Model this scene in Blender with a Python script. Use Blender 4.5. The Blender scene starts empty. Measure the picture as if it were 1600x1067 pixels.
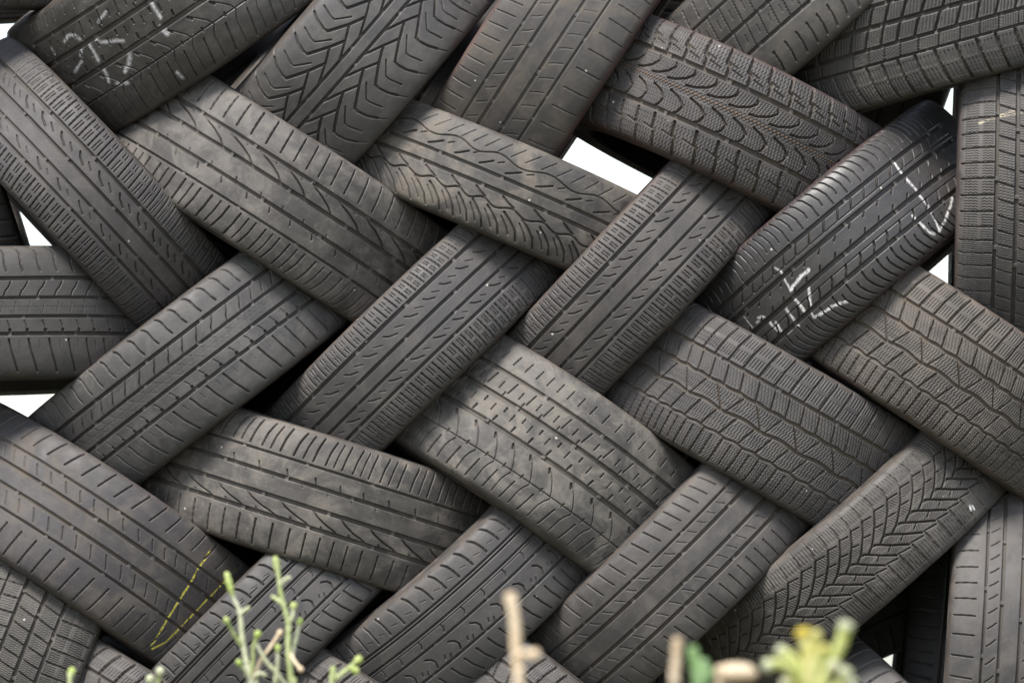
import bpy, math, random
import numpy as np
from mathutils import Vector, Matrix

S = bpy.context.scene
C = S.collection
rng = random.Random(7)

# ------------------------------------------------------------------ tread patterns
# X is the place across the tread (-1..1, shoulder to shoulder), y runs round the tyre in mm.
# ('g', X, width, depth)                      round groove
# ('w', X, width, depth, amp, period, phase)  wavy groove
# ('s', pitch, [(X, y)...], width, depth, phase)  repeated slot
# ('k', X0, X1, pitch, width, depth, slope, wave amp, wave length)  dense thin sipes across a rib
def mirror(ops, sy=1):
    out = []
    for o in ops:
        if o[0] in 'gw':
            out.append((o[0], -o[1]) + tuple(o[2:]))
        elif o[0] == 's':
            out.append(('s', o[1], [(-x, y * sy) for x, y in o[2]]) + tuple(o[3:5]) + (o[5] * sy,))
        else:
            out.append(('k', -o[2], -o[1]) + tuple(o[3:6]) + (-o[6] * sy,) + tuple(o[7:]))
    return out
def rot(ops):
    return mirror(ops, -1)

def dash_pattern(g=(-.57, -.14, .12, .42), far=True, sy=1, k=1.0):
    a, b, c, d = g
    o = [('g', a, 6.5, 6), ('g', b, 5.5, 6), ('g', c, 5, 5.5), ('g', d, 5, 5.5)]
    P = 23.5
    for q, w in ((0, 2.6),):
        o.append(('s', P, [(-.98, q - 2), (a - .07, q + 2)], w, 4.2, 0))
        o.append(('s', P, [(d + .09, q - 2), (1.0, q + 2)], w, 4.2, 7))
    h = P / 2
    for y in (h - 2.6, h + 2.6):
        o.append(('s', P, [(-.93, y - 1), (-.83, y)], 1.7, 2.6, 0))
        o.append(('s', P, [(-.76, y), (a - .08, y + 1)], 1.7, 2.6, 0))
        o.append(('s', P, [(d + .1, y - 1), (d + .27, y)], 1.7, 2.6, 7))
        o.append(('s', P, [(d + .34, y), (.93, y + 1)], 1.7, 2.6, 7))
    m = (a + b) / 2
    o.append(('s', 46, [(m - .07, 0), (m + .0, 7 * sy), (m + .06, 20 * sy)], 2.8 * k, 3.4 * k, 0))
    o.append(('s', 46, [(m - .05, 23), (m + .03, 23 + 13 * sy)], 2 * k, 2.4 * k, 0))
    m = (c + d) / 2
    if far:
        o.append(('s', 50, [(m - .06, 0), (m + .0, 8 * sy), (m + .05, 19 * sy)], 2.1, 2.6, 11))
        o.append(('s', 50, [(m - .04, 25), (m + .02, 25 + 9 * sy)], 1.6, 1.6, 11))
    return o

def slash_pattern():
    return [('g', -.43, 7, 6), ('g', -.14, 7, 6), ('g', .19, 6.5, 6), ('g', .48, 4, 5),
            ('s', 29, [(-.95, -2), (-.54, 1)], 3, 4.2, 0),
            ('s', 58, [(-.41, 0), (-.37, 10), (-.32, 28), (-.24, 48), (-.17, 58)], 2.6, 4.2, 0),
            ('s', 58, [(-.42, 30), (-.37, 36)], 2.5, 2.5, 0),
            ('s', 49, [(.21, 0), (.31, 5)], 2.4, 3, 9), ('s', 49, [(.12, 22), (.18, 25)], 2, 2, 9),
            ('s', 56, [(.55, 4), (.75, 1), (.97, -7)], 3, 4, 0), ('s', 56, [(.55, 27), (.75, 24), (.97, 18)], 3.2, 4, 0),
            ('s', 56, [(.55, 44), (.75, 41), (.95, 35)], 2.4, 3.4, 0),
            ('g', .99, 1.6, 1.2)]

def hook_pattern():
    return [('g', -.49, 6, 6), ('g', -.20, 5, 5.5), ('g', .08, 5.5, 6), ('g', .34, 6, 6),
            ('s', 29, [(-1.0, -9), (-.93, -3), (-.85, 0), (-.70, 1), (-.60, 4)], 3.2, 3.6, 0),
            ('s', 29, [(-.46, 9), (-.36, 3), (-.30, -3), (-.23, -6)], 2.2, 3, 4),
            ('g', -.06, .9, .6), ('s', 24, [(-.17, 0), (.05, 26)], 1.0, .45, 0), ('s', 24, [(-.14, 6), (.02, 2)], 1.0, .9, 0),
            ('s', 30, [(.14, -4), (.22, 0), (.30, 1)], 1.5, 2, 5), ('s', 30, [(.28, 1), (.32, 1)], 5, 4, 5),
            ('s', 34, [(.42, -4), (.62, 1), (.92, 12)], 3, 3.6, 0), ('s', 34, [(.44, 14), (.55, 16)], 1.2, 1, 0)]

def chevron_pattern():
    o = [('g', -.16, 5, 6), ('g', .03, 5, 6)]
    half = [('s', 50, [(.05, 0), (.16, 28), (.28, 55)], 3.6, 4.6, 0),
            ('s', 50, [(.18, 78), (.28, 55), (.45, 23)], 4.4, 5, 0),
            ('s', 50, [(.45, 23), (.52, 22), (.66, 26), (.80, 34)], 3.6, 4.4, 0),
            ('s', 50, [(.33, 16), (.42, 4), (.49, -5), (.55, -5), (.74, 2)], 2.2, 2.8, 0),
            ('s', 50, [(.80, 34), (.95, 44)], 1.8, 1.8, 0)]
    o += half
    for q in mirror(half):
        q = list(q); q[2] = [(x - .12, y) for x, y in q[2]]; q[5] += 15; o.append(tuple(q))
    return o

def rib_pattern(g=(-.5, -.23, .06, .37), us=30, ls=27, slope=6, heavy=False, d=1.0, tick=1.0):
    a, b, c, e = g
    return [('g', a, 4.5, 5 * d), ('g', b, 6, 5.5 * d), ('g', c, 6, 5.5 * d), ('g', e, 6 if heavy else 4, 6 * d),
            ('s', us, [(-.96, slope), (a - .14, -slope)], 2.4, 3.4 * d, 0),
            ('s', ls, [(e + .14, slope * .6), (.95, -slope * .6)], 2.4, 3.4 * d, 5),
            ('s', 28, [(a + .06, -4), ((a + b) / 2, 1), (b - .07, 7)], 1.7, 2.2 * tick, 0),
            ('s', 28, [(c + .07, -7), ((c + e) / 2, -1), (e - .06, 4)], 1.7, 2.2 * tick, 12)]

def wave_pattern():
    return [('w', -.53, 2.4, 3.2, 5, 92, 0), ('g', -.16, 6, 5), ('g', .12, 6.5, 5.5), ('w', .40, 3.4, 4.6, 4, 54, 8),
            ('s', 54, [(-.40, 24), (-.30, 8), (-.26, 0)], 3, 3.6, 0), ('s', 54, [(-.46, 44), (-.40, 34)], 2, 2.4, 0),
            ('s', 54, [(.18, 0), (.25, 9), (.32, 23)], 3.4, 3.8, 12),
            ('s', 31, [(.46, -8), (.58, 6), (.74, 20), (.95, 28)], 3.2, 4, 0), ('s', 31, [(.55, -10), (.72, 4), (.86, 12)], 2, 2.6, 0),
            ('s', 27, [(-.88, 18), (-.62, -2)], 2, 1.4, 0)]

def scoop_pattern():
    return [('g', -.46, 8, 7), ('g', .40, 8, 7), ('w', -.03, 1.8, 2.6, 1.6, 7, 0), ('w', .01, 1.4, 2, 1.6, 7, 3), ('w', -.08, 1.4, 2, 1.6, 7, 2),
            ('s', 37, [(-.42, 34), (-.32, 36), (-.22, 26), (-.14, 8), (-.12, -6)], 3.6, 6, 0),
            ('k', -.40, -.12, 5.2, 1.3, 1.6, -8, .8, 6),
            ('s', 37, [(.04, -4), (.10, 14), (.20, 26), (.32, 22), (.40, 12)], 3.6, 6, 14),
            ('k', .06, .36, 5.2, 1.3, 1.6, 6, .8, 6),
            ('s', 38, [(-1.05, -2), (-.72, 0), (-.70, 6), (-.50, 8)], 5, 6, 0), ('s', 38, [(-.74, 3), (-.70, 20)], 2.6, 3, 0),
            ('s', 38, [(-.64, 14), (-.60, 32)], 2.6, 3, 0),
            ('k', -.96, -.52, 6, 1.4, 1.8, 2, 1, 9),
            ('s', 38, [(.48, -6), (.70, -2), (.72, 3), (1.05, 9)], 5, 6, 10), ('s', 38, [(.68, -20), (.72, 0)], 2.6, 3, 10),
            ('k', .50, .96, 6, 1.4, 1.8, 4, 1, 9)]

def block_pattern(ph=0):
    return [('g', -.45, 5.8, 5), ('w', -.12, 6, 5, 1, 36, 0), ('w', .20, 6, 5, 2.2, 70, 0), ('w', .54, 4.2, 4.5, 1.4, 34, 5),
            ('s', 28, [(-1.0, 9), (-.72, 2), (-.47, -2)], 3.4, 4.4, ph), ('k', -.94, -.76, 5, 1.5, 1.7, -4, 0, 9), ('k', -.70, -.52, 5, 1.5, 1.7, -3, 0, 9),
            ('s', 28, [(-.44, -3), (-.13, 6)], 2.6, 4.2, 6 + ph), ('k', -.42, -.16, 5.6, 1.3, 1.3, 12, .5, 8),
            ('s', 70, [(-.11, -12), (.19, 12)], 2.4, 4, ph), ('s', 70, [(-.11, 38), (.19, 22)], 2.2, 3.6, ph),
            ('k', -.08, .15, 5, 1.4, 1.5, -6, .8, 11),
            ('s', 33, [(.22, 5), (.38, -2), (.53, -8)], 3, 4.2, ph), ('k', .24, .50, 5, 1.4, 1.5, -3, .8, 11),
            ('s', 34, [(.56, 2), (.78, 0), (1.02, -4)], 3, 4.4, ph), ('s', 34, [(.60, 18), (.94, 15)], 2.4, 3.6, ph),
            ('k', .58, .94, 4.6, 1.3, 1.4, -2, 1, 7)]

def vee_pattern():
    P = 29.5
    return [('s', P, [(0, 0), (-.06, 12), (-.13, 22), (-.35, 45), (-.54, 59)], 3.2, 5, 0),
            ('s', P, [(-.05, -12), (0, -5), (.17, 13), (.38, 38)], 2.9, 5, 0),
            ('s', P, [(.38, 42), (.44, 65)], 2.1, 4, 0),
            ('s', P, [(-.54, 59), (-.50, 77)], 2.1, 4, 0), ('s', P, [(-.29, 37), (-.25, 54)], 2.1, 4, 0), ('s', P, [(-.05, 8), (-.02, 22)], 2, 3.4, 0),
            ('s', P, [(.22, 31), (.16, 42)], 2.1, 4, 0),
            ('s', P, [(-.54, 59), (-.72, 63), (-.86, 62)], 2.4, 3, 0), ('s', P, [(-.86, 62), (-1.04, 59)], 1.5, 1.4, 0),
            ('s', P, [(.42, 42), (.66, 43), (.84, 45)], 2.4, 3, 0), ('s', P, [(.84, 45), (1.04, 48)], 1.5, 1.4, 0),
            ('k', -.88, -.60, 5.9, 1.6, 1.6, 2, 0, 9), ('k', .50, .86, 5.9, 1.6, 1.6, 2, 0, 9),
            ('k', -.50, -.34, 4.9, 1.3, 1.5, 7, 0, 9), ('k', -.25, -.10, 4.9, 1.3, 1.5, 7, 0, 9), ('k', .04, .16, 4.9, 1.3, 1.5, -5, 0, 9), ('k', .21, .36, 4.9, 1.3, 1.5, -5, 0, 9)]

def gloss_pattern():
    o = [('g', -.47, 7, 6), ('g', -.19, 8, 6.5), ('g', .16, 8, 6.5), ('g', .48, 7.5, 6.5), ('g', -.29, 1.6, 2.2), ('g', .30, 1.6, 2.2),
         ('s', 29, [(-.44, 6), (-.38, 2), (-.30, -5)], 3, 4, 0), ('s', 29, [(.30, 5), (.38, 1), (.44, -6)], 3, 4, 12),
         ('s', 31, [(-.14, 4), (-.09, -2)], 2.4, 3, 0), ('s', 31, [(.06, 4), (.12, -2)], 2.4, 3, 15)]
    for y, x0, w in ((0, .54, 2.7), (15.5, .62, 2.5)):
        o.append(('s', 31, [(x0, y), (.70, y - 1), (.84, y + 4), (1.0, y + 14)], w, 4.2, 0))
    for y, x0, w in ((0, -.53, 1.9), (15.5, -.62, 1.7)):
        o.append(('s', 31, [(x0, y), (-.72, y + 1), (-.88, y - 4), (-.98, y - 11)], w, 3.4, 5))
    return o

def curl_pattern(g=(-.52, -.19, .16, .54), d=1.0):
    a, b, c, e = g
    return [('g', a, 6.5, 5 * d), ('g', b, 8, 5 * d), ('g', b - .03, 1.4, 6 * d), ('g', c, 8, 5 * d), ('g', c + .03, 1.4, 6 * d), ('g', e, 2.2, 3.4 * d),
            ('s', 25, [(a - .28, 2), (a - .14, -1)], 2.2, 3, 0),
            ('s', 42, [(a + .06, 3), (b - .10, -3)], 2.4, 3.4, 0), ('s', 42, [(a + .12, 22), (a + .22, 20)], 2.4, 3, 0), ('s', 42, [(b - .10, 34), (b - .05, 33)], 2.4, 3, 0),
            ('s', 42, [(b + .07, 2), (b + .13, 1)], 3, 3.4, 10), ('s', 42, [(b + .10, 22), (b + .20, 20)], 2.2, 3, 10), ('s', 42, [(c - .12, 36), (c - .05, 34)], 3.4, 4, 10),
            ('s', 42, [(c + .08, 0), (c + .13, 4)], 4, 3.6, 20),
            ('s', 42, [(c + .10, 4), (c + .18, 14), (e - .06, 24), (e + .03, 28), (e + .10, 22), (e + .18, 18), (.92, 14)], 1.8, 2.4 * d, 20),
            ('s', 42, [(e + .10, 2), (.93, -7)], 2.4, 3, 20), ('s', 42, [(e - .03, 9), (e + .02, 8)], 2.4, 3, 20)]

def step_pattern():
    return [('g', -.55, 4, 4), ('g', -.1, 5.5, 5), ('g', .32, 5.5, 5), ('g', -.98, 2, 2),
            ('s', 27, [(-.09, 5), (.30, -6)], 2.6, 3.6, 0), ('s', 27, [(.05, -9), (.17, -13)], 1.5, 2, 0),
            ('s', 27, [(-.54, 5), (-.12, -5)], 2.4, 3.4, 8), ('s', 27, [(-.40, 16), (-.26, 12)], 1.5, 2, 8),
            ('s', 27, [(.55, 3), (.74, 0), (.90, -6)], 3.2, 4.2, 5), ('s', 27, [(-.9, 3), (-.64, -2)], 2.6, 3.6, 5)]

def lug_pattern():
    o = [('g', .36, 4, 6.5), ('g', .12, 5.5, 7), ('g', -.2, 7, 7), ('g', -.52, 5, 6),
         ('s', 34, [(.40, -3), (.60, -1), (.78, 3), (1.05, 12)], 5, 6.5, 0), ('k', .44, .62, 6.6, 1.7, 2, 1, 0, 9), ('k', .66, .90, 6.6, 1.7, 2, 5, 0, 9),
         ('s', 34, [(.13, 2), (.35, -5)], 2.4, 4, 10), ('k', .15, .33, 4.4, 1.4, 1.8, -5, 0, 9),
         ('s', 34, [(-.18, 8), (.10, -8)], 4, 6, 14), ('k', -.17, .08, 6, 1.6, 2, -9, 0, 9),
         ('s', 34, [(-.5, 8), (-.22, -10)], 4, 6, 2), ('k', -.48, -.24, 6, 1.6, 2, -9, 0, 9),
         ('s', 34, [(-1.0, -3), (-.55, 3)], 4.5, 6, 0), ('k', -.95, -.58, 6.4, 1.6, 2, 2, 0, 9)]
    return o

def brick_pattern():
    o = [('g', .37, 6, 6), ('g', .04, 7, 6.5), ('g', -.3, 6, 6), ('g', -.6, 4, 5),
         ('s', 26, [(.40, 0), (.7, 1), (.97, 2)], 2.8, 3.6, 0), ('k', .42, .60, 4.3, 1.4, 1.6, 0, .6, 8), ('k', .66, .9, 4.3, 1.4, 1.6, 0, .6, 8),
         ('s', 26, [(.07, 8), (.34, 0)], 2.8, 4, 6), ('k', .08, .33, 4.5, 1.3, 1.2, -4, .8, 7),
         ('s', 26, [(-.27, 8), (.0, 0)], 2.8, 4, 14), ('k', -.26, .0, 4.5, 1.3, 1.2, -4, .8, 7),
         ('s', 26, [(-.97, 0), (-.33, 5)], 2.6, 3.6, 3), ('k', -.92, -.36, 4.5, 1.3, 1.3, 2, .6, 8)]
    return o

def comma_pattern(box=False):
    o = [('g', -.52, 3.6, 5), ('g', -.46, 2.6, 4.5), ('g', -.25, 3.4, 4.5), ('g', -.20, 1.6, 2), ('g', .0, 4.5, 5), ('g', .40, 4, 5),
         ('s', 29, [(-.98, -8), (-.86, -2), (-.72, 1), (-.60, 2)], 3.6, 4, 0), ('s', 29, [(-.7, 12), (-.67, 22)], 1.2, 1.2, 0),
         ('s', 44, [(-.20, 0), (-.12, 1), (-.06, -2)], 1.8, 2.6, 0),
         ('s', 46, [(.12, -6), (.18, 2), (.26, 5), (.36, 2)], 2.6, 3.6, 0), ('s', 46, [(.26, 22), (.32, 20)], 1.8, 2.4, 0), ('s', 46, [(.3, 31), (.37, 28)], 1.8, 2.4, 0),
         ('s', 25, [(.52, -4), (.70, 0), (.92, 9)], 2.8, 3.6, 4)]
    if box:
        o += [('s', 29, [(-.64, 5), (-.64, 20)], 1.6, 2, 0), ('s', 25, [(.52, -1), (.52, 12)], 1.6, 2, 4)]
    return o

def slot_pattern():
    return [('g', -.45, 5, 5), ('g', .0, 5, 5), ('g', .45, 5, 5), ('s', 36, [(-1.0, 8), (-.7, 2), (-.48, -1)], 4, 5, 0),
            ('s', 36, [(-.44, -2), (-.03, 9)], 3, 4, 5), ('s', 36, [(.03, -2), (.42, 9)], 3, 4, 9), ('s', 36, [(.48, 0), (1.0, 8)], 4, 5, 3)]

# ------------------------------------------------------------------ tread height
def tread_depth(ops, Xmm, Y, W, seed):
    """depth in mm (down) for arrays of lateral mm and circumferential mm"""
    h = W * 500.0
    ph = seed * 1.7
    Yw = Y + 7 * np.sin(Y / 71 + ph) + 2.5 * np.sin(Y / 29 + 2 * ph)
    D = np.zeros_like(Xmm)
    def cut(dist, w, d, m=None):
        k = np.clip((w / 2 + .35 - dist) / .8, 0, 1)
        k = k * k * (3 - 2 * k) * d
        if m is not None: k = k * m
        np.maximum(D, k, out=D)
    for o in ops:
        if o[0] == 'g':
            m = None
            if o[2] >= 4:                                   # wear bars bridge the main grooves
                m = 1 - .62 * np.clip((4.2 - np.abs(np.mod(Y + 31 * o[1] * 3 + 40 * seed, 118) - 59)) / 1.2, 0, 1)
            cut(np.abs(Xmm - o[1] * h), o[2], o[3], m)
        elif o[0] == 'w':
            cut(np.abs(Xmm - o[1] * h - o[4] * np.sin(2 * np.pi * (Yw + o[6]) / o[5])), o[2], o[3])
        elif o[0] == 's':
            P, pts, w, d, f = o[1:6]
            yy = np.mod(Yw - f, P)
            ys = [p[1] for p in pts]
            k0 = int(math.floor((min(ys) - P) / P)); k1 = int(math.ceil(max(ys) / P))
            best = np.full_like(Xmm, 1e9)
            xs = [p[0] * h for p in pts]
            sel = (Xmm > min(xs) - w) & (Xmm < max(xs) + w)
            xq = Xmm[sel]; yq = yy[sel]; b = np.full(xq.shape, 1e9)
            for k in range(k0, k1 + 1):
                for (xa, ya), (xb, yb) in zip(zip(xs, ys), zip(xs[1:], ys[1:])):
                    ya2, yb2 = ya - k * P, yb - k * P
                    dx, dy = xb - xa, yb2 - ya2
                    t = np.clip(((xq - xa) * dx + (yq - ya2) * dy) / (dx * dx + dy * dy + 1e-9), 0, 1)
                    np.minimum(b, np.hypot(xq - xa - t * dx, yq - ya2 - t * dy), out=b)
            best[sel] = b
            cut(best, w, d * 1.22)
        else:
            X0, X1, P, w, d, sl, am, wl = o[1:9]
            x0, x1 = X0 * h, X1 * h
            m = np.clip(np.minimum(Xmm - x0, x1 - Xmm) / 1.0, 0, 1)
            yy = Yw - sl * (Xmm - x0) / max(x1 - x0, 1) + am * np.sin(2 * np.pi * Xmm / wl)
            cut(np.abs(np.mod(yy, P) - P / 2), w, d, m)
    return D

def poly_dist(x, y, pts):
    b = np.full(x.shape, 1e9)
    for (xa, ya), (xb, yb) in zip(pts, pts[1:]):
        dx, dy = xb - xa, yb - ya
        t = np.clip(((x - xa) * dx + (y - ya) * dy) / (dx * dx + dy * dy + 1e-9), 0, 1)
        np.minimum(b, np.hypot(x - xa - t * dx, y - ya - t * dy), out=b)
    return b

# ------------------------------------------------------------------ mesh helpers
def grid_mesh(name, P, mat, attrs=None, flip=False):
    """P: (nu, nv, 3) array -> quad grid, smooth"""
    nu, nv = P.shape[:2]
    me = bpy.data.meshes.new(name)
    me.vertices.add(nu * nv)
    me.vertices.foreach_set('co', np.ascontiguousarray(P.reshape(-1), dtype=np.float32))
    i = np.arange(nu - 1)[:, None] * nv + np.arange(nv - 1)[None, :]
    q = np.stack([i, i + 1, i + nv + 1, i + nv], -1).reshape(-1, 4)
    if flip: q = q[:, ::-1]
    n = len(q)
    me.loops.add(n * 4); me.loops.foreach_set('vertex_index', np.ascontiguousarray(q.reshape(-1), dtype=np.int32))
    me.polygons.add(n)
    me.polygons.foreach_set('loop_start', np.arange(n, dtype=np.int32) * 4)
    me.polygons.foreach_set('use_smooth', np.ones(n, dtype=bool))
    me.update()
    for k, v in (attrs or {}).items():
        a = me.attributes.new(k, 'FLOAT', 'POINT')
        a.data.foreach_set('value', np.ascontiguousarray(v.reshape(-1), dtype=np.float32))
    me.materials.append(mat)
    return me

def link(name, me, parent):
    o = bpy.data.objects.new(name, me); C.objects.link(o); o.parent = parent
    return o

# ------------------------------------------------------------------ materials
def nodes(name):
    m = bpy.data.materials.new(name); m.use_nodes = True
    nt = m.node_tree; b = nt.nodes['Principled BSDF']
    return m, nt, b
def N(nt, t, **kw):
    n = nt.nodes.new(t)
    for k, v in kw.items():
        if k.startswith('i_'):
            n.inputs[k[2:].replace('_', ' ')].default_value = v
        else: setattr(n, k, v)
    return n
def mixc(nt, fac, a, b):
    n = nt.nodes.new('ShaderNodeMix'); n.data_type = 'RGBA'
    for sock, v in ((0, fac), (6, a), (7, b)):
        if isinstance(v, bpy.types.NodeSocket): nt.links.new(v, n.inputs[sock])
        else: n.inputs[sock].default_value = v if sock == 0 else (*v, 1)
    return n.outputs[2]
def mth(nt, op, a, b=0.0, c=0.0, clamp=False):
    n = nt.nodes.new('ShaderNodeMath'); n.operation = op; n.use_clamp = clamp
    for i, v in enumerate((a, b, c)):
        if isinstance(v, bpy.types.NodeSocket): nt.links.new(v, n.inputs[i])
        else: n.inputs[i].default_value = v
    return n.outputs[0]
def ramp(nt, v, lo, hi, a=0.0, b=1.0):
    n = nt.nodes.new('ShaderNodeMapRange'); n.inputs[1].default_value = lo; n.inputs[2].default_value = hi
    n.inputs[3].default_value = a; n.inputs[4].default_value = b; n.interpolation_type = 'SMOOTHSTEP'
    nt.links.new(v, n.inputs[0]); return n.outputs[0]
def noise(nt, co, scale, detail=4, rough=.55, dist=0):
    n = nt.nodes.new('ShaderNodeTexNoise'); n.inputs['Scale'].default_value = scale
    n.inputs['Detail'].default_value = detail; n.inputs['Roughness'].default_value = rough; n.inputs['Distortion'].default_value = dist
    nt.links.new(co, n.inputs['Vector']); return n.outputs['Fac']

def rubber(name, seed, base=(.036, .036, .038), dust=.4, dustcol=(.135, .115, .095), rough=.6, chalk=None, tread=True, groove=.45, spec=.5, shoulder=(.085, .06, .045)):
    base = (base[0] * 1.07, base[1] * 1.0, base[2] * .93)
    g_ = sum(dustcol) / 3; dustcol = tuple(.70 * c + .30 * g_ for c in dustcol)
    m, nt, b = nodes(name)
    tc = nt.nodes.new('ShaderNodeTexCoord')
    mp = nt.nodes.new('ShaderNodeMapping'); nt.links.new(tc.outputs['Object'], mp.inputs[0])
    mp.inputs['Location'].default_value = (seed * 3.1, seed * 1.7, seed * .9)
    co = mp.outputs[0]
    st = nt.nodes.new('ShaderNodeMapping'); nt.links.new(co, st.inputs[0]); st.inputs['Scale'].default_value = (1, .35, .35)
    n1 = noise(nt, co, 11, 9, .70, .7); n2 = noise(nt, co, 38, 4, .6); n3 = noise(nt, st.outputs[0], 60, 3, .6); n4 = noise(nt, co, 520, 2, .6)
    patch = ramp(nt, n1, .43, .60)
    fac = mth(nt, 'MULTIPLY', patch, ramp(nt, n2, .25, .75, .35, 1.0))
    fac = mth(nt, 'MULTIPLY', fac, dust)
    n7 = noise(nt, co, 34, 6, .72, 1.2)
    fac = mth(nt, 'ADD', fac, ramp(nt, n7, .55, .72, 0, .55 * dust))
    fac = mth(nt, 'ADD', fac, ramp(nt, n3, .30, .75, .06 * dust, .34 * dust + .03))
    wv = nt.nodes.new('ShaderNodeMapping'); nt.links.new(co, wv.inputs[0]); wv.inputs['Scale'].default_value = (5, .8, .8); wv.inputs['Rotation'].default_value = (.2, .1, .5 + seed)
    n6 = noise(nt, wv.outputs[0], 22, 5, .7, .6)
    fac = mth(nt, 'ADD', fac, ramp(nt, n6, .56, .78, 0, .22))
    fac = mth(nt, 'ADD', fac, ramp(nt, n4, .45, .8, 0, .16), clamp=True)
    col = mixc(nt, fac, base, dustcol)
    rgh = mth(nt, 'ADD', ramp(nt, n2, .2, .8, rough - .10, rough + .10), mth(nt, 'MULTIPLY', fac, .25))
    if tread:
        at = N(nt, 'ShaderNodeAttribute', attribute_name='groove')
        gf = mth(nt, 'MULTIPLY', ramp(nt, at.outputs['Fac'], .25, .9), ramp(nt, n1, .3, .7, groove * .45, groove))
        col = mixc(nt, gf, col, (.10, .078, .058) if groove > .7 else (.06, .047, .034))
        rgh = mth(nt, 'ADD', rgh, mth(nt, 'MULTIPLY', gf, .3), clamp=True)
        sh = N(nt, 'ShaderNodeAttribute', attribute_name='shoulder')
        col = mixc(nt, mth(nt, 'MULTIPLY', mth(nt, 'MULTIPLY', sh.outputs['Fac'], ramp(nt, n2, .25, .7, .35, 1.0)), .6), col, shoulder)
        # tiny pale stones and chips caught in the tread
        vo = nt.nodes.new('ShaderNodeTexVoronoi'); vo.inputs['Scale'].default_value = 26; nt.links.new(co, vo.inputs['Vector'])
        sp = nt.nodes.new('ShaderNodeSeparateColor'); nt.links.new(vo.outputs['Color'], sp.inputs[0])
        chip = mth(nt, 'MULTIPLY', mth(nt, 'LESS_THAN', vo.outputs['Distance'], .055), mth(nt, 'GREATER_THAN', sp.outputs[0], .80))
        col = mixc(nt, mth(nt, 'MULTIPLY', chip, .75), col, (.5, .47, .42))
    if chalk:
        ca = N(nt, 'ShaderNodeAttribute', attribute_name='chalk')
        n5 = noise(nt, co, 210, 3, .65)
        cf = mth(nt, 'MULTIPLY', ca.outputs['Fac'], ramp(nt, n5, .30, .58, .10, 1.0), clamp=True)
        col = mixc(nt, cf, col, chalk)
        rgh = mth(nt, 'ADD', rgh, mth(nt, 'MULTIPLY', cf, .3), clamp=True)
    nt.links.new(col, b.inputs['Base Color']); nt.links.new(rgh, b.inputs['Roughness'])
    b.inputs['Specular IOR Level'].default_value = spec
    bp = nt.nodes.new('ShaderNodeBump'); bp.inputs['Strength'].default_value = .35; bp.inputs['Distance'].default_value = .0012
    hh = mth(nt, 'ADD', mth(nt, 'MULTIPLY', n2, 1.2), mth(nt, 'ADD', mth(nt, 'MULTIPLY', n4, .35), n3))
    nt.links.new(hh, bp.inputs['Height']); nt.links.new(bp.outputs[0], b.inputs['Normal'])
    return m

liner_mat = rubber('inner_rubber', 3, base=(.02, .02, .021), dust=.15, tread=False, rough=.7)

# ------------------------------------------------------------------ tyres
def profile(W, R):
    """outer half-profile from shoulder side -x to +x: crown part, as (lateral, radial)"""
    ht = W * .435
    x = np.linspace(0, 1, 200)
    cl = x * ht; cr = R - .0035 * x ** 2 - .0065 * x ** 5
    # shoulder: quarter ellipse into the sidewall
    a = np.linspace(0, 1, 60)[1:]
    x0, r0 = cl[-1], cr[-1]; x1, r1 = W * .5 - .001, R - .043
    # bezier leaving along the crown slope and arriving almost radially
    s0 = np.array([1, -(.007 + .0325) / ht]); s0 /= np.linalg.norm(s0)
    p0 = np.array([x0, r0]); p3 = np.array([x1, r1]); L = np.hypot(*(p3 - p0))
    p1 = p0 + s0 * L * .42; p2 = p3 + np.array([-.05, 1.0]) * L * .5
    t = a[:, None]
    bz = (1 - t) ** 3 * p0 + 3 * (1 - t) ** 2 * t * p1 + 3 * (1 - t) * t ** 2 * p2 + t ** 3 * p3
    pts = np.concatenate([np.stack([cl, cr], 1), bz])
    return pts

def resample(pts, step):
    d = np.concatenate([[0], np.cumsum(np.hypot(*np.diff(pts, axis=0).T))])
    n = max(4, int(round(d[-1] / step)))
    s = np.linspace(0, d[-1], n + 1)
    return np.stack([np.interp(s, d, pts[:, i]) for i in (0, 1)], 1), s

def lathe(prof, ths):
    P = np.empty((len(ths), len(prof), 3))
    P[..., 0] = prof[None, :, 0]
    P[..., 1] = np.sin(ths)[:, None] * prof[None, :, 1]
    P[..., 2] = np.cos(ths)[:, None] * prof[None, :, 1]
    return P

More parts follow.
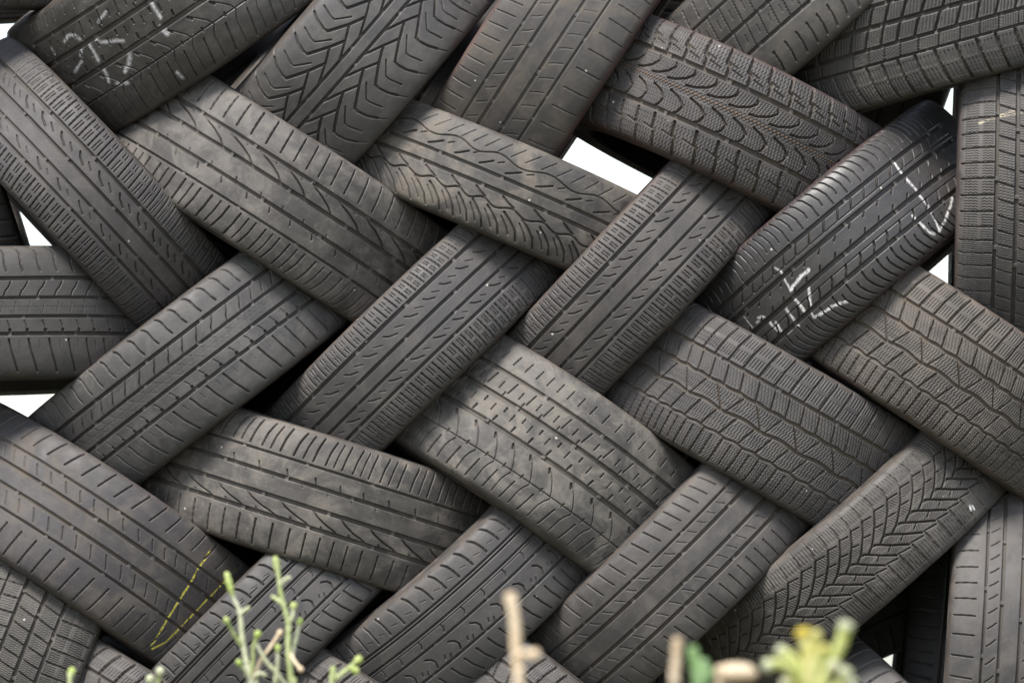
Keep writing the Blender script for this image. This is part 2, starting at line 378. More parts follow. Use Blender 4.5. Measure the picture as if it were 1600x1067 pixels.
count = 0
def make_tyre(label, cx, cz, phi, tau, W, R, ops, dy=0.0, step=.85, span=62, seed=None, group='tyres laced into the stacked wall',
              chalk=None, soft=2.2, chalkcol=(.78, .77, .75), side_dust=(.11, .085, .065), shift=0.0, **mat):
    global count
    count += 1
    seed = seed if seed is not None else count
    phi, tau = math.radians(phi), math.radians(tau)
    e1 = Vector((math.cos(phi), 0, -math.sin(phi))); n = Vector((0, -1, 0)); a = Vector((-math.sin(phi), 0, -math.cos(phi)))
    ax = a * math.cos(tau) + n * math.sin(tau); nn = n * math.cos(tau) - a * math.sin(tau)
    root = bpy.data.objects.new('tyre', None); C.objects.link(root)
    root.empty_display_size = .1
    M = Matrix((ax, e1, nn)).transposed().to_4x4(); M.translation = Vector((cx, dy, cz))
    root.matrix_world = M
    root['label'] = label; root['category'] = 'tyre'; root['group'] = group
    half = profile(W, R)
    hp, s = resample(half, step / 1000)
    full = np.concatenate([hp[:0:-1] * [-1, 1], hp]); arc = np.concatenate([-s[:0:-1], s]) * 1000
    sp = math.radians(span); dth = step / 1000 / R
    fine = np.linspace(-sp, sp, int(2 * sp / dth) + 1)
    coarse = np.linspace(sp, 2 * math.pi - sp, int((2 * math.pi - 2 * sp) / math.radians(3)) + 2)
    ths = np.concatenate([fine, coarse[1:]])
    # small out-of-round wobble, so no two edges are perfectly straight
    P = lathe(full, ths)
    X = np.broadcast_to(arc[None, :], P.shape[:2]).copy()
    Y = np.broadcast_to((ths * R * 1000)[:, None], P.shape[:2]).copy()
    D = np.zeros(P.shape[:2]); nf = len(fine)
    D[:nf] = tread_depth(ops, X[:nf], Y[:nf] + shift, W, seed)
    # worn flush towards the outer shoulder
    fade = np.clip((W * 500 + 22 - np.abs(X)) / 12, 0, 1)
    edge = np.clip((nf - 1 - np.abs(2 * np.arange(len(ths)) - (nf - 1))) / 8.0, 0, 1)[:, None]
    D *= fade * edge
    tang = np.gradient(full, axis=0); nr = np.stack([-tang[:, 1], tang[:, 0]], 1); nr /= np.linalg.norm(nr, axis=1)[:, None]
    rs = np.random.RandomState(seed)
    wob = sum(rs.uniform(-.5, .5) * np.sin(ths * k + rs.uniform(0, 6)) for k in (2, 3, 5, 9))[:, None] * .9
    dep = (D + wob) / 1000
    P[..., 0] -= dep * nr[None, :, 0]
    P[..., 1] -= dep * nr[None, :, 1] * np.sin(ths)[:, None]
    P[..., 2] -= dep * nr[None, :, 1] * np.cos(ths)[:, None]
    attrs = {'groove': np.clip(D / 4.0, 0, 1), 'shoulder': np.clip((np.abs(X) - W * 452) / 26, 0, 1)}
    if chalk:  # chalk strokes and other marks, including a painted sun glint
        ck = np.zeros(P.shape[:2])
        for w, pts in chalk:
            # mark points are given as lateral mm; the crown is nearly flat so lateral ~ arc
            xs = [p[0] for p in pts]; lo, hi = min(xs) - 12, max(xs) + 12
            lat = np.broadcast_to(full[None, :, 0] * 1000, P.shape[:2])
            d = poly_dist(lat[:nf], Y[:nf], pts)
            jit = 1 + .25 * np.sin(Y[:nf] / 3.1 + lat[:nf] / 4.3)
            np.maximum(ck[:nf], np.clip((w / 2 * jit + soft * .45 - d) / soft, 0, 1), out=ck[:nf])
        ck *= np.clip(1 - D / 1.8, 0, 1)
        attrs['chalk'] = ck
    m = rubber('tyre_rubber', seed, shoulder=tuple(c * .9 for c in side_dust), chalk=chalkcol if chalk else None, **mat)
    tm = grid_mesh('tread', P, m, attrs, flip=True)
    link('tread', tm, root)
    # sidewalls: bulge, rim protector, lettering bands and bead
    t2 = np.linspace(0, 2 * math.pi, 161)
    x1, r1 = half[-1]
    hw = W / 2
    sw = [(x1, r1), (hw + .0005, R - .052), (hw + .0008, R - .060), (hw - .0002, R - .061), (hw - .0002, R - .063), (hw + .0006, R - .064),
          (hw - .001, R - .078), (hw - .006, R - .092), (hw - .0045, R - .095), (hw - .0045, R - .099), (hw - .010, R - .101),
          (hw - .016, .2065 + (R - .31)), (hw - .021, .2025 + (R - .31)), (hw - .030, .203 + (R - .31)), (hw - .034, .208 + (R - .31))]
    sw = np.array(sw)
    sm = rubber('sidewall_rubber', seed + 50, base=(.03, .029, .029), dust=.75, dustcol=side_dust, rough=.62, tread=False)
    for sgn in (-1, 1):
        me = grid_mesh('sidewall', lathe(sw * [sgn, 1], t2), sm, flip=(sgn > 0))
        link('sidewall', me, root)
    inn = np.array([(-(hw - .034), .208 + R - .31), (-(hw - .012), R - .07), (-(hw - .010), R - .05), (-(hw - .02), R - .03), (-hw * .7, R - .020), (0, R - .017),
                    (hw * .7, R - .020), (hw - .02, R - .03), (hw - .010, R - .05), (hw - .012, R - .07), (hw - .034, .208 + R - .31)])
    link('inner_liner', grid_mesh('inner_liner', lathe(inn, t2), liner_mat, flip=False), root)
    return root

CH1 = [(4.0, [(-58, -252), (-62, -242), (-62, -230), (-55, -222), (-47, -220)]), (3.2, [(-37, -221), (-30, -231), (-23, -239)]), (4.8, [(-35, -208), (-18, -209), (-1, -212)]), (3.2, [(-36, -194), (-26, -189), (-19, -176), (-12, -158), (-5, -149)]), (2.4, [(-5, -273), (-14, -244)]), (4.0, [(12, -212), (24, -214), (39, -219)]), (4.8, [(11, -149), (24, -156), (34, -166), (40, -179)]), (3.2, [(-33, -67), (-17, -69), (-3, -69)]), (6.4, [(11, -77), (25, -76)]), (2.4, [(-55, -168), (-62, -145)]), (3.2, [(50, -209), (59, -188)]), (2.4, [(89, -101), (103, -99)]), (2.4, [(-60, -290), (-50, -291)])]
CH16 = [(3.2, [(-41, -113), (-29, -109), (-13, -114), (5, -117)]), (5.6, [(5, -117), (-1, -92), (-1, -71)]), (4.0, [(17, -88), (31, -97), (46, -108)]), (4.8, [(19, -122), (32, -122), (46, -123)]), (4.0, [(21, -145), (34, -147), (46, -148)]), (4.8, [(29, -178), (45, -180)]), (4.0, [(20, -186), (42, -186)]), (4.8, [(66, -116), (70, -97), (72, -79), (81, -57)]), (4.0, [(3, -198), (9, -187)]), (3.2, [(8, -207), (8, -201)]), (4.0, [(54, -150), (60, -148)]), (2.4, [(56, -175), (57, -164)]), (2.4, [(55, -115), (65, -118)]), (1.6, [(-13, -219), (9, -220)])] + [(4.0, [(-48, 169), (-23, 166), (4, 167), (25, 165), (48, 164), (69, 159), (89, 154)]), (4.8, [(89, 154), (80, 180), (69, 202), (60, 218)]), (4.0, [(41, 128), (60, 131), (81, 135), (89, 142)])]
CH17 = [(3.2, [(-91, 190), (-56, 187), (-33, 189), (7, 190), (40, 191), (95, 198)]), (3, [(99, 204), (76, 216), (48, 221), (16, 228), (-22, 236), (-57, 245), (-95, 258)])]
STREAK10 = [(4, [(70, -119), (43, -130), (4, -147)]), (2.5, [(37, -130), (-4, -140)])]  # two pale streaks across the tread, drawn through the same mask
GLINT26 = [(4, [(56, 194), (63, 190)]), (4, [(60, 199), (66, 198)])]  # sun glint painted into the tread colour as two pale dots
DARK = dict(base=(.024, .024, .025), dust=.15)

T = make_tyre
T('large worn glossy tyre scrawled with white chalk in the top left corner', -0.5576, 2.2159, -34.3, -7.24, 0.25, 0.315, curl_pattern((-.64, -.29, .10, .43), .8), chalk=CH1, soft=7, chalkcol=(.58, .58, .58), base=(.022, .022, .022), dust=.25, rough=.36)
T('tyre with a bold chevron tread either side of a plain centre rib', -0.2769, 2.1094, -49.13, -5.29, 0.2356, 0.342, chevron_pattern(), dust=.35, rough=.52, dy=0.032)
T('almost bald brown-stained tyre standing steeply beside the chevron tyre', 0.0697, 2.1204, -56.48, -0.64, 0.2278, 0.342, rib_pattern((-.5, -.24, .09, .4), 23, 36, -3, d=.5, tick=.4), groove=.2, dust=.6, dustcol=(.12, .092, .064), side_dust=(.15, .05, .04), dy=0.032)
T('dirty tyre with square cut blocks cropped by the top edge', 0.491, 2.2135, -40.82, -0.42, 0.2172, 0.342, step_pattern(), dust=.6, dustcol=(.11, .092, .07), step=1.4, rough=.5, dy=0.032)
T('dark winter tyre with chunky shoulder lugs in the top right corner', 0.7411, 2.1628, -15.34, -3.02, 0.2176, 0.342, lug_pattern(), base=(.026, .026, .026), dust=.3, step=1.4, dy=0.032)
T('tyre with dashed ribs leaning steeply down from the left edge under the chalked glossy tyre', -0.7279, 1.8608, 46.67, 0.94, 0.1965, 0.31, dash_pattern((-.46, -.12, .16, .44)), base=(.036, .035, .038), dust=.35)
T('dusty brown tyre with long slanted slashes below the chevron tyre', -0.4068, 1.8573, 32.55, -0.09, 0.227, 0.342, slash_pattern(), dust=.62, dustcol=(.18, .155, .13), base=(.034, .033, .033), dy=0.032)
T('narrow tyre with wavy grooves left of the white gap', -.0119, 1.8602, 23.03, 0.0, 0.168, 0.342, wave_pattern(), dust=.8, dustcol=(.17, .14, .105), dy=0.032)
T('winter tyre with scooped blocks and a fine rusty centre line', .3656, 1.9790, 25.25, 1.2, 0.2151, 0.312, scoop_pattern(), chalk=[(1.6, [(-5, -320), (-5, 320)])], chalkcol=(.20, .10, .04), base=(.036, .034, .036), dust=.4, groove=.8, side_dust=(.13, .06, .045))
T('upright sipe-cut tyre on the right edge beneath the dark winter tyre', 0.8664, 1.8523, 91.53, -1.65, 0.2095, 0.342, brick_pattern(), dust=.55, dustcol=(.12, .10, .082), chalk=STREAK10, chalkcol=(.34, .30, .22), side_dust=(.10, .055, .042), dy=0.032)  # pale streaks, passed through the chalk argument
T('tyre lying level at the left edge in front of a dark gap', -.9071, 1.648, -1.51, 0.3, 0.2265, 0.342, hook_pattern(), base=(.030, .030, .031), dust=.2, dy=0.032)
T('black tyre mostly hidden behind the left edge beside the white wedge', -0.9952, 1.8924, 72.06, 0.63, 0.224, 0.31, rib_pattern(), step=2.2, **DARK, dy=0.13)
T('smooth grey tyre with hooked shoulder slots right of the level tyre', -0.5464, 1.5715, -37.53, -2.12, 0.2099, 0.342, hook_pattern(), dust=.45, dustcol=(.13, .118, .105), dy=0.032)
T('grey dash-ribbed tyre at the centre left, its lower end under the slashed tyre', -0.1611, 1.6081, -43.88, -0.33, 0.1895, 0.342, dash_pattern(k=.72), base=(.040, .040, .043), dust=.35, side_dust=(.13, .085, .06), dy=0.032)
T('grey dash-ribbed tyre right of centre, its upper end under the rusty-lined winter tyre', 0.209, 1.7174, -46.63, -1.36, 0.1918, 0.342, dash_pattern((-.54, -.2, .1, .42), k=.75), base=(.040, .038, .040), dust=.4, side_dust=(.14, .085, .06), dy=0.032)
T('glossy black tyre with white chalk arrows and strokes', 0.5611, 1.7589, -40.07, 1.69, 0.2214, 0.31, gloss_pattern(), chalk=CH16, soft=3.0, chalkcol=(.60, .59, .57), side_dust=(.12, .06, .05), base=(.026, .026, .028), dust=.12, rough=.40)
T('tyre marked with a long yellow chalk loop at the lower left', -0.7228, 1.2493, 33.54, 4.8, 0.2344, 0.342, rib_pattern((-.5, -.23, .06, .37), 33, 28, 7), groove=.8, chalk=CH17, chalkcol=(.75, .66, .08), base=(.030, .030, .035), dust=.6, dustcol=(.125, .098, .075), step=1.1, dy=0.032)
T('slashed tyre lying nearly level above the green weed', -0.3333, 1.3416, 17.43, -1.32, 0.2222, 0.342, rot(slash_pattern()), dust=.68, dustcol=(.185, .155, .12), base=(.033, .032, .032), dy=0.032)
T('wide dusty tyre with short cross ticks and curled lines at the lower centre', 0.052, 1.3891, 34.48, 5.75, 0.2572, 0.342, curl_pattern(), dust=.72, dustcol=(.19, .162, .128), base=(.030, .030, .031), dy=0.032)
T('block tread tyre with wavy sipes below the glossy chalk-marked tyre', 0.4206, 1.4779, 29.51, -0.41, 0.2324, 0.342, block_pattern(), base=(.038, .037, .039), dust=.35, groove=.9, dy=0.032)
T('dusty block tread tyre running off the right edge', 0.7431, 1.5573, 33.28, 0.26, 0.233, 0.342, block_pattern(9), base=(.040, .037, .034), dust=.7, dustcol=(.135, .11, .085), groove=.9, side_dust=(.15, .095, .065), dy=0.032)
T('block tread tyre standing steeply in the bottom left corner', -0.8488, 1.0349, -68.85, -0.67, 0.2234, 0.342, brick_pattern(), base=(.034, .033, .031), dust=.45, dy=0.032)
T('grey tyre with boxed shoulder slots behind the tall green weed', -0.4185, 1.1106, -44.98, 0.42, 0.1832, 0.342, comma_pattern(True), base=(.034, .034, .036), dust=.25, dy=0.032)
T('grey tyre with comma shaped cuts behind the dry tan stalk', -0.1089, 1.1785, -41.04, -9.05, 0.1987, 0.342, comma_pattern(), base=(.037, .037, .039), dust=.3, dy=0.032)
T('plain ribbed tyre at the bottom between the comma cut tyre and the zigzag winter tyre', 0.2674, 1.2267, -44.18, -4.59, 0.2063, 0.342, rib_pattern((-.5, -.25, .11, .4), 26, 25, -5, heavy=True, tick=.6), groove=.8, base=(.037, .036, .037), dust=.5, dy=0.032)
T('winter tyre with an arrow shaped zigzag tread above the yellow flowers', 0.5838, 1.268, -40.65, -5.2, 0.1773, 0.342, vee_pattern(), chalk=GLINT26, base=(.036, .034, .032), dust=.5, step=1.05, dy=0.032)  # painted sun glint, passed through the chalk argument
T('upright ribbed tyre in the bottom right corner', 0.8471, 1.0641, 93.8, -0.82, 0.22, 0.342, rib_pattern((-.4, -.1, .20, .46), 30, 34, 2, tick=1.2), base=(.035, .034, .035), dust=.4, side_dust=(.16, .12, .095), dy=0.032)
T('dark sipe-cut tyre half hidden below the yellow-marked tyre', -0.6254, 0.9344, 32.0, 1.25, 0.1936, 0.31, block_pattern(), step=1.5, base=(.034, .032, .032), dust=.3)
T('tyre top peeping out at the bottom edge right of the green weed', -0.257, 0.9376, 32.19, -1.05, 0.1919, 0.31, block_pattern(5), step=1.5, base=(.034, .031, .030), dust=.4)
T('tyre top at the bottom edge right behind the dry stalk', 0.0665, 0.9481, 37.77, -1.36, 0.2001, 0.31, block_pattern(14), step=1.5, base=(.034, .033, .034), dust=.3)
T('slot cut tyre behind the yellow flowers at the bottom edge', 0.7003, 0.8496, 44.66, -0.18, 0.2121, 0.31, slot_pattern(), step=1.4, base=(.034, .034, .037), dust=.2)
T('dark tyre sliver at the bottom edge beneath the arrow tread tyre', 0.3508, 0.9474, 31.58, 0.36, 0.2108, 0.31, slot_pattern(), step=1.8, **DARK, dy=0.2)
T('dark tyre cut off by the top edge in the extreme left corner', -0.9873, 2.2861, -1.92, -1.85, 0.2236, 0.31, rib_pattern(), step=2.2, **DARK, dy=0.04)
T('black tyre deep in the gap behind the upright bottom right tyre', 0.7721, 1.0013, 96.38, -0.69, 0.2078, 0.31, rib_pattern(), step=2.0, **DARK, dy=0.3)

# BACK: tyres added to block sky and light from behind, dark in the gaps
B = dict(group='dark tyres added behind the wall to block the gaps', step=2.6, **DARK)
T('added black tyre deep in the notch under the dark winter tyre beside the glossy chalk-marked tyre', 0.6842, 2.1579, -70.04, 0.04, 0.2253, 0.31, rib_pattern(), **B, dy=0.6)
T('added black tyre deep in the slit between the chevron tyre and the bald brown tyre', -0.1041, 2.0986, -57.05, -0.27, 0.2316, 0.31, rib_pattern(), **B, dy=0.6)
T('added black tyre deep in the slit under the smooth grey hooked-slot tyre', -0.4218, 1.5443, -31.1, 0.01, 0.2072, 0.31, rib_pattern(), **B, dy=0.62)
T('added black tyre deep in the gap just right of the yellow chalk loop', -0.4552, 1.2448, 3.74, 0.12, 0.1813, 0.31, rib_pattern(), **B, dy=0.62)
T('added black tyre deep behind the arrow tread tyre, above the small blue gap', 0.6559, 1.1827, -23.87, 0.05, 0.1984, 0.31, rib_pattern(), **B, dy=0.6)
T('added black tyre deep in the gap below the end of the yellow-marked tyre', -0.6631, 1.0654, 7.12, -0.0, 0.2135, 0.31, rib_pattern(), **B, dy=0.62)

T('added black tyre deep in the notch between the bald brown tyre and the rusty-lined winter tyre', 0.4449, 2.3626, -52.31, 0.81, 0.2101, 0.31, rib_pattern(), **B, dy=0.58)
T('added black tyre deep in the gap between the chalked glossy tyre and the chevron tyre', -0.5279, 2.0865, -33.73, -0.27, 0.2264, 0.31, rib_pattern(), **B, dy=0.62)

T('added black tyre deep in the crack between the slashed, wavy and dash-ribbed tyres', -0.227, 1.7349, -44.99, -0.14, 0.2232, 0.31, rib_pattern(), **B, dy=0.6)

T('added black tyre deep in the crack where the left leaning dash-ribbed tyre meets the hooked-slot tyre', -0.5055, 1.7115, 45.83, -0.15, 0.2297, 0.31, rib_pattern(), **B, dy=0.62)

# ------------------------------------------------------------------ weeds in front of the wall
def plant_mat(name, c1, c2, trans=.35, rough=.55):
    m, nt, b = nodes(name)
    tc = nt.nodes.new('ShaderNodeTexCoord')
    n1 = noise(nt, tc.outputs['Object'], 45, 4, .6); n2 = noise(nt, tc.outputs['Object'], 300, 2, .6)
    col = mixc(nt, ramp(nt, n1, .35, .65), c1, c2)
    col = mixc(nt, ramp(nt, n2, .4, .8, 0, .3), col, tuple(v * .6 for v in c1))
    nt.links.new(col, b.inputs['Base Color']); b.inputs['Roughness'].default_value = rough
    tr = nt.nodes.new('ShaderNodeBsdfTranslucent'); nt.links.new(col, tr.inputs[0])
    mx = nt.nodes.new('ShaderNodeMixShader'); mx.inputs[0].default_value = trans
    out = [q for q in nt.nodes if q.type == 'OUTPUT_MATERIAL'][0]
    nt.links.new(b.outputs[0], mx.inputs[1]); nt.links.new(tr.outputs[0], mx.inputs[2]); nt.links.new(mx.outputs[0], out.inputs[0])
    return m
M_GREEN = plant_mat('weed_green', (.56, .64, .28), (.70, .74, .44), .5)
M_PALE = plant_mat('weed_pale', (.74, .76, .52), (.82, .82, .66), .5)
M_BUD = plant_mat('bud_green', (.58, .70, .22), (.72, .78, .36), .5)
M_TAN = plant_mat('dry_tan', (.74, .58, .38), (.82, .70, .52), .3)
M_BLADE = plant_mat('grass_green', (.27, .43, .17), (.36, .54, .26), .45)
M_YEL = plant_mat('flower_yellow', (.76, .72, .24), (.80, .78, .40), .5)
M_YG = plant_mat('flower_stem', (.62, .66, .20), (.74, .76, .34), .45)
M_YTIP = plant_mat('flower_tip', (.82, .66, .08), (.84, .72, .16), .4)

def smooth_path(pts, n=9):
    pts = [np.array(p, float) for p in pts]
    P = [2 * pts[0] - pts[1]] + pts + [2 * pts[-1] - pts[-2]]
    out = []
    for i in range(1, len(P) - 2):
        for t in np.linspace(0, 1, n, endpoint=False):
            a, b, c, d = P[i - 1:i + 3]
            out.append(.5 * (2 * b + (c - a) * t + (2 * a - 5 * b + 4 * c - d) * t * t + (3 * b - a - 3 * c + d) * t ** 3))
    out.append(P[-2])
    return np.array(out)

def tube(name, pts, r0, r1, mat, parent, flat=1.0, knob=.15, seed=0, bulge=None):
    """tapered, slightly knobbly tube along pts (world); flat<1 squashes it into a blade"""
    c = smooth_path(pts); n = len(c); k = 10; r0, r1 = r0 * 1.25, r1 * 1.25
    rs = np.random.RandomState(seed)
    tg = np.gradient(c, axis=0); tg /= np.linalg.norm(tg, axis=1)[:, None]
    ref = np.array([0, 1.0, .13]); s = np.cross(tg, ref); s /= np.linalg.norm(s, axis=1)[:, None]; u = np.cross(s, tg)
    a = np.linspace(0, 2 * math.pi, k + 1)
    r = np.linspace(r0, r1, n) * (1 + knob * np.sin(np.arange(n) * 1.3 + rs.uniform(0, 6)) * rs.uniform(.3, 1, n))
    if bulge: r = r * np.interp(np.linspace(0, 1, n), *bulge)
    P = c[:, None, :] + r[:, None, None] * (np.cos(a)[None, :, None] * s[:, None, :] + flat * np.sin(a)[None, :, None] * u[:, None, :])
    P = np.concatenate([np.repeat(c[:1, None, :], k + 1, 1), P, np.repeat(c[-1:, None, :], k + 1, 1)])
    org = np.array(parent.location)
    return link(name, grid_mesh(name, P - org, mat), parent)

def plant(label, name, cat, x, y, group=None):
    r = bpy.data.objects.new(name, None); C.objects.link(r); r.location = (x, y, 0); r.empty_display_size = .1
    r['label'] = label; r['category'] = cat
    if group: r['group'] = group
    return r
BUD = ([0, .15, .45, .75, 1], [.45, .9, 1.1, .95, .5])
def p3(pts, y, seed, drift=.02):
    rs = np.random.RandomState(seed); d = rs.uniform(-drift, drift)
    return [(x, y + d * i / max(len(pts) - 1, 1) * -1 + d, z) for i, (x, z) in enumerate(pts)]

WG = 'weeds growing in front of the wall'
# green seeding weed
y = -2.3
g = plant('tall pale green weed with budding side shoots, left of the centre bottom', 'weed', 'weed', -.345, y, WG)
ST = [[(-0.4173, 1.1688), (-0.4078, 1.1367), (-0.3983, 1.1147), (-0.3947, 1.0789), (-0.3893, 1.0471), (-0.3845, 1.0233), (-0.3803, 0.9839), (-0.3675, 0.6000), (-0.3508, 0.0000)],
      [(-0.3460, 1.1918), (-0.3416, 1.1688), (-0.3383, 1.1428), (-0.3309, 1.1147), (-0.3266, 1.0948), (-0.3272, 1.0630), (-0.3224, 1.0101), (-0.3190, 0.9839), (-0.3288, 0.6000), (-0.3430, 0.0000)]]
for i, s in enumerate(ST):
    tube('stem', p3(s, y, i), .0021, .0042, M_GREEN if i else M_PALE, g, seed=i)
    tip = s[0]; nx = s[1]
    tube('bud', [(tip[0] - .0004, y, tip[1] + .004), ((tip[0] + nx[0]) / 2, y, (tip[1] + nx[1]) / 2), (nx[0], y, nx[1])], .0042, .0030, M_BUD, g, bulge=BUD, seed=i + 4)
BR = [([(-0.3847, 1.1217), (-0.3905, 1.1178), (-0.3968, 1.1128)], 'p', 0), ([(-0.4170, 1.1028), (-0.4078, 1.0849), (-0.3951, 1.0650)], 'g', 1), ([(-0.3246, 1.1644), (-0.3315, 1.1618), (-0.3404, 1.1528)], 'p', 0),
      ([(-0.3515, 1.1378), (-0.3430, 1.1327), (-0.3361, 1.1268)], 'g', 0), ([(-0.3190, 1.1248), (-0.3208, 1.1088), (-0.3275, 1.0948)], 'p', 2), ([(-0.3104, 1.1018), (-0.3154, 1.0789), (-0.3211, 1.0531), (-0.3232, 1.0233)], 'p', 1),
      ([(-0.3710, 1.0829), (-0.3777, 1.0630), (-0.3784, 1.0432), (-0.3827, 1.0154)], 'g', 2), ([(-0.3728, 1.0670), (-0.3595, 1.0432), (-0.3434, 1.0254), (-0.3273, 1.0037)], 'p', 0), ([(-0.3388, 1.0849), (-0.3539, 1.0630), (-0.3674, 1.0432), (-0.3799, 1.0175)], 't', 1),
      ([(-0.3416, 1.0630), (-0.3425, 1.0333), (-0.3461, 1.0101), (-0.3428, 0.9839), (-0.3392, 0.6000)], 'p', 1), ([(-0.3731, 1.0254), (-0.3747, 1.0101), (-0.3724, 0.9839), (-0.3637, 0.7200)], 'p', 1), ([(-0.3078, 1.0303), (-0.3180, 1.0432), (-0.3230, 1.0531)], 't', 1),
      ([(-0.3991, 1.0412), (-0.3889, 1.0273), (-0.3844, 1.0154)], 'p', 1), ([(-0.3591, 1.0214), (-0.3691, 1.0254), (-0.3808, 1.0175)], 'p', 0)]
for i, (s, c, b) in enumerate(BR):
    m = {'p': M_PALE, 'g': M_GREEN, 't': M_TAN}[c]
    tube('branch', p3(s, y, i + 10, .03), .0019, .0025, m, g, seed=i + 10)
    if b:
        q = p3(s, y, i + 10, .03); t0 = np.array(q[0]); t1 = np.array(q[1]); d = (t1 - t0) / np.linalg.norm(t1 - t0)
        tube('bud', [t0 - d * .004, t0 + d * .002, t0 + d * .008], .0036 + .0012 * (b == 2), .0028, M_BUD if c != 't' else M_TAN, g, bulge=BUD, seed=i)
for i, (s, w) in enumerate([([(-0.3379, 0.7200), (-0.3869, 0.7920), (-0.4642, 0.7680)], .012), ([(-0.3482, 0.5400), (-0.2837, 0.6240), (-0.2063, 0.5880)], .014), ([(-0.3675, 0.8400), (-0.4127, 0.9240), (-0.4513, 0.9480)], .007), ([(-0.3288, 0.8640), (-0.2837, 0.9480), (-0.2579, 0.8938)], .007)]):
    tube('leaf', p3(s, y, i + 40, .05), w * .5, w * .2, M_BUD, g, flat=.12, bulge=([0, .3, .7, 1], [.6, 1.2, 1, .3]), seed=i)
# little weeds at the edge
for (lab, pts, extra, sd) in (
        ('small green weed bud at the bottom edge beneath the bottom left block tyre', [(-0.6435, 1.0297), (-0.6467, 1.0101), (-0.6467, 0.9795), (-0.6512, 0.4800), (-0.6577, 0.0000)], None, 1),
        ('little forked weed tip at the bottom edge left of the tall green weed', [(-0.5279, 1.0186), (-0.5294, 1.0028), (-0.5268, 0.9703), (-0.5223, 0.4800), (-0.5158, 0.0000)], [(-0.5134, 1.0297), (-0.5166, 1.0130), (-0.5261, 0.9795)], 2),
        ('slanted green weed bud right of the tall green weed', [(-0.2230, 1.0462), (-0.2366, 1.0343), (-0.2562, 1.0175), (-0.2640, 0.9997), (-0.2708, 0.6000), (-0.2579, 0.0000)], [(-0.2277, 1.0284), (-0.2321, 1.0308), (-0.2366, 1.0333)], 3)):
    g = plant(lab, 'weed', 'weed', pts[-1][0], y, WG)
    tube('stem', p3(pts, y, sd + 60), .0022, .0035, M_GREEN, g, seed=sd)
    for s in [pts] + ([extra] if extra else []):
        q = p3(s, y, sd + 60); t0 = np.array(q[0]); d = np.array(q[1]) - t0; d /= np.linalg.norm(d)
        if s is extra: tube('branch', q, .002, .0024, M_GREEN, g, seed=sd + 3)
        tube('bud', [t0 - d * .004, t0 + d * .003, t0 + d * .010], .0048, .0036, M_PALE if sd == 2 else M_BUD, g, bulge=BUD, seed=sd)
    tube('leaf', [(pts[-2][0], y, pts[-2][1]), (pts[-2][0] + .03, y - .02, pts[-2][1] + .05), (pts[-2][0] + .07, y - .03, pts[-2][1] + .03)], .005, .002, M_BUD, g, flat=.12)
# nearer, more blurred plants
y = -4.6
g = plant('dry tan stalk with a swollen tip and one side bud at the bottom centre', 'dry_stalk', 'dry plant', .013, y, WG)
tube('stem', p3([(-0.0034, 1.1029), (0.0000, 1.0899), (0.0039, 1.0638), (0.0047, 1.0377), (0.0072, 1.0116), (0.0090, 0.9598), (0.0161, 0.4800), (0.0134, 0.0000)], y, 70), .0052, .0048, M_TAN, g, bulge=([0, .02, .06, .1, .2, 1], [.7, 1.15, 1.05, 1.2, 1, 1]))
tube('bud', p3([(0.0324, 1.0311), (0.0233, 1.0285), (0.0064, 1.0311)], y, 71), .0062, .0028, M_TAN, g, bulge=BUD)
g = plant('pale straw coloured stalk beside a green grass blade', 'dry_stalk', 'dry plant', .187, y, WG)
tube('stem', p3([(0.1993, 1.0484), (0.1980, 1.0328), (0.1958, 0.9943), (0.1946, 0.9670), (0.1890, 0.4800), (0.1876, 0.0000)], y, 72), .0046, .005, M_TAN, g)
tube('leaf', [(.19, y, .5), (.165, y - .03, .60), (.13, y - .05, .58)], .004, .002, M_TAN, g, flat=.2)
g = plant('green grass blade beside the pale straw stalk', 'grass_blade', 'grass', .227, y, WG)
tube('blade', p3([(0.2162, 1.0389), (0.2202, 1.0190), (0.2234, 0.9943), (0.2240, 0.9670), (0.2278, 0.4800), (0.2278, 0.0000)], y, 73), .0050, .006, M_BLADE, g, flat=.25, knob=.03)
tube('blade', p3([(0.2400, 1.0120), (0.2347, 0.9981), (0.2276, 0.9809), (0.2292, 0.4800), (0.2278, 0.0000)], y, 74), .0035, .005, M_BLADE, g, flat=.25, knob=.03)
g = plant('drooping dry brown flower head between the grass blade and the yellow flowers', 'dry_flower', 'dry plant', .272, y, WG)
tube('flower_head', p3([(.2480, 1.0020), (.2570, 1.0066), (.2700, 1.0080), (.2830, 1.0072), (.2940, 1.0030)], y, 75), .007, .007, M_TAN, g, knob=.05, bulge=([0, .2, .5, .8, 1], [.5, 1.25, 1.3, 1.15, .5]))
tube('stem', p3([(.2490, 1.0010), (.2500, .9700), (.262, .5), (.272, 0)], y, 76), .0035, .004, M_TAN, g)
g = plant('yellow green flowering weed with a deep yellow tip at the bottom right', 'flowering_weed', 'weed', .359, y, WG)
tube('stem', p3([(0.3592, 0.9533), (0.3605, 0.6000), (0.3592, 0.0000)], y, 77), .004, .006, M_GREEN, g)
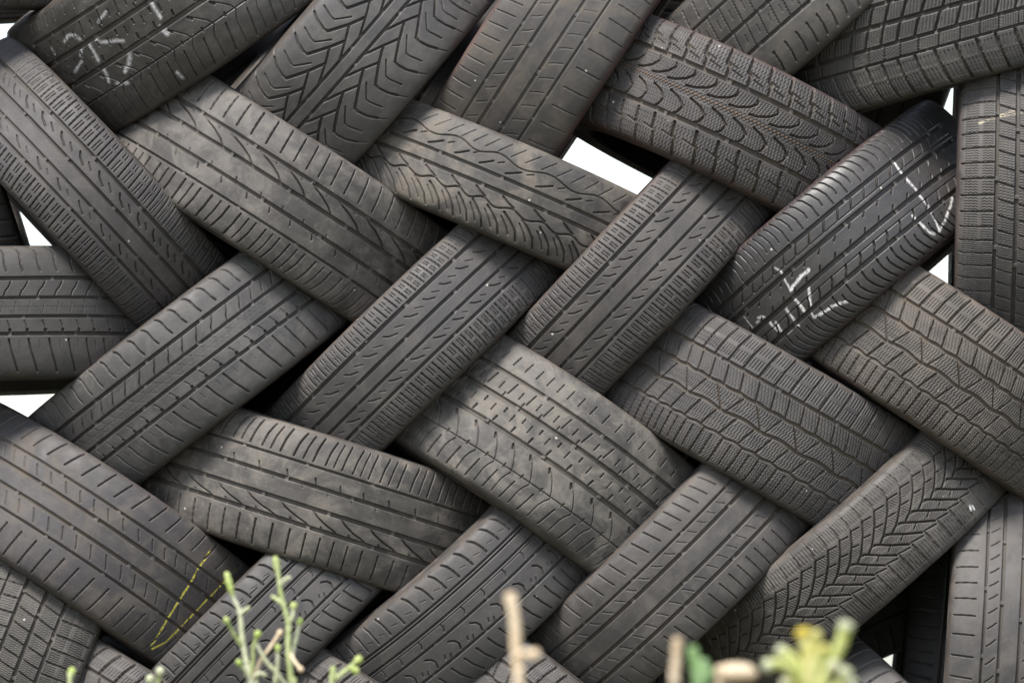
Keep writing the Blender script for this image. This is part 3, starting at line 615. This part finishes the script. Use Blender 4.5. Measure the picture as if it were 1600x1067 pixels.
CL = [([(0.3498, 1.0580), (0.3546, 1.0363), (0.3573, 0.9943), (0.3599, 0.9498)], M_YEL, .0046), ([(0.3667, 1.0554), (0.3640, 1.0328), (0.3596, 0.9844), (0.3592, 0.9533)], M_YEL, .003), ([(0.3771, 1.0381), (0.3679, 1.0120), (0.3603, 0.9740)], M_YG, .003),
      ([(0.4023, 1.0658), (0.3944, 1.0397), (0.3818, 1.0155), (0.3655, 0.9756), (0.3592, 0.9533)], M_YG, .0044), ([(0.3041, 1.0155), (0.3266, 1.0172), (0.3436, 1.0034), (0.3586, 0.9756)], M_YG, .0038), ([(0.3209, 1.0346), (0.3371, 1.0258), (0.3505, 1.0051), (0.3594, 0.9740)], M_YG, .0034),
      ([(0.4017, 1.0102), (0.3952, 0.9947), (0.3687, 0.9637), (0.3592, 0.9533)], M_YG, .004), ([(0.3262, 0.9943), (0.3434, 0.9912), (0.3585, 0.9705)], M_YEL, .003),
      ([(.3330, 1.0080), (.3420, 1.0020), (.3560, .9850), (.3600, .9600)], M_YG, .0034), ([(.3560, 1.0230), (.3590, 1.0120), (.3600, .9800)], M_YEL, .0032),
      ([(.3880, 1.0180), (.3820, 1.0080), (.3680, .9850)], M_YEL, .003), ([(.4100, .9960), (.3990, .9900), (.3700, .9700)], M_YG, .0032)]
for i, (s, m, r) in enumerate(CL):
    q = p3(s, y, i + 80, .03)
    r *= 1.45
    tube('branch', q, r, r * .8, m, g, seed=i)
    t0 = np.array(q[0]); d = np.array(q[1]) - t0; d /= np.linalg.norm(d)
    tube('flower' if i in (0, 1, 2) else 'bud', [t0 - d * .003, t0 + d * .004, t0 + d * .012], r * 1.25, r, M_YTIP if i == 0 else (M_YEL if i < 3 else M_PALE), g, bulge=BUD, seed=i)


# ------------------------------------------------------------------ ground
gm, nt, b = nodes('dry_ground')
tc = nt.nodes.new('ShaderNodeTexCoord')
g1 = noise(nt, tc.outputs['Object'], .8, 6, .6); g2 = noise(nt, tc.outputs['Object'], 14, 5, .65)
col = mixc(nt, ramp(nt, g1, .35, .65), (.085, .075, .045), (.05, .065, .025))
col = mixc(nt, ramp(nt, g2, .3, .7, 0, .5), col, (.12, .10, .07))
nt.links.new(col, b.inputs['Base Color']); b.inputs['Roughness'].default_value = .95
bp = nt.nodes.new('ShaderNodeBump'); bp.inputs['Distance'].default_value = .03; nt.links.new(g2, bp.inputs['Height']); nt.links.new(bp.outputs[0], b.inputs['Normal'])
n = 60
uu = np.linspace(-1, 1, n); uu = np.sign(uu) * np.abs(uu) ** 4 * 600
gx, gy = np.meshgrid(uu, uu, indexing='ij')
gz = .02 * np.sin(gx * 2.1) * np.cos(gy * 1.7)
me = grid_mesh('ground', np.stack([gx, gy, gz], -1), gm, flip=True)
o = link('ground', me, None); o['kind'] = 'structure'

# ------------------------------------------------------------------ light
SUN_EL, SUN_AZ = math.radians(58), math.radians(-150)     # azimuth from +y (behind the wall) towards +x
w = bpy.data.worlds.new('World'); S.world = w; w.use_nodes = True
nt = w.node_tree; bg = nt.nodes['Background']
sk = nt.nodes.new('ShaderNodeTexSky'); sk.sky_type = 'NISHITA'; sk.sun_disc = False
sk.sun_elevation = SUN_EL; sk.sun_rotation = SUN_AZ; sk.dust_density = 1.2; sk.air_density = 1.0
hs = nt.nodes.new('ShaderNodeHueSaturation'); hs.inputs['Saturation'].default_value = .6   # thin bright haze
nt.links.new(sk.outputs[0], hs.inputs['Color']); nt.links.new(hs.outputs[0], bg.inputs[0]); bg.inputs[1].default_value = .082
sl = bpy.data.lights.new('sun', 'SUN'); sl.energy = 1.9; sl.angle = math.radians(18); sl.color = (1, .955, .895)
so = bpy.data.objects.new('sun', sl); C.objects.link(so)
dirv = Vector((math.sin(SUN_AZ) * math.cos(SUN_EL), math.cos(SUN_AZ) * math.cos(SUN_EL), math.sin(SUN_EL)))
so.rotation_euler = dirv.to_track_quat('Z', 'Y').to_euler(); so.location = dirv * 20

# ------------------------------------------------------------------ camera
cam = bpy.data.cameras.new('camera'); co = bpy.data.objects.new('camera', cam); C.objects.link(co)
co.location = (0, -15.31, .92)
co.rotation_euler = (Vector((0, -.31, 1.6)) - co.location).to_track_quat('-Z', 'Y').to_euler()
cam.sensor_width = 36; cam.lens = 312.8; cam.clip_end = 3000; cam.clip_start = .05
cam.dof.use_dof = True; cam.dof.focus_distance = 15.015; cam.dof.aperture_fstop = 5.6
S.camera = co
S.view_settings.view_transform = 'Standard'; S.view_settings.look = 'None'; S.view_settings.exposure = 1.8; S.view_settings.gamma = 1
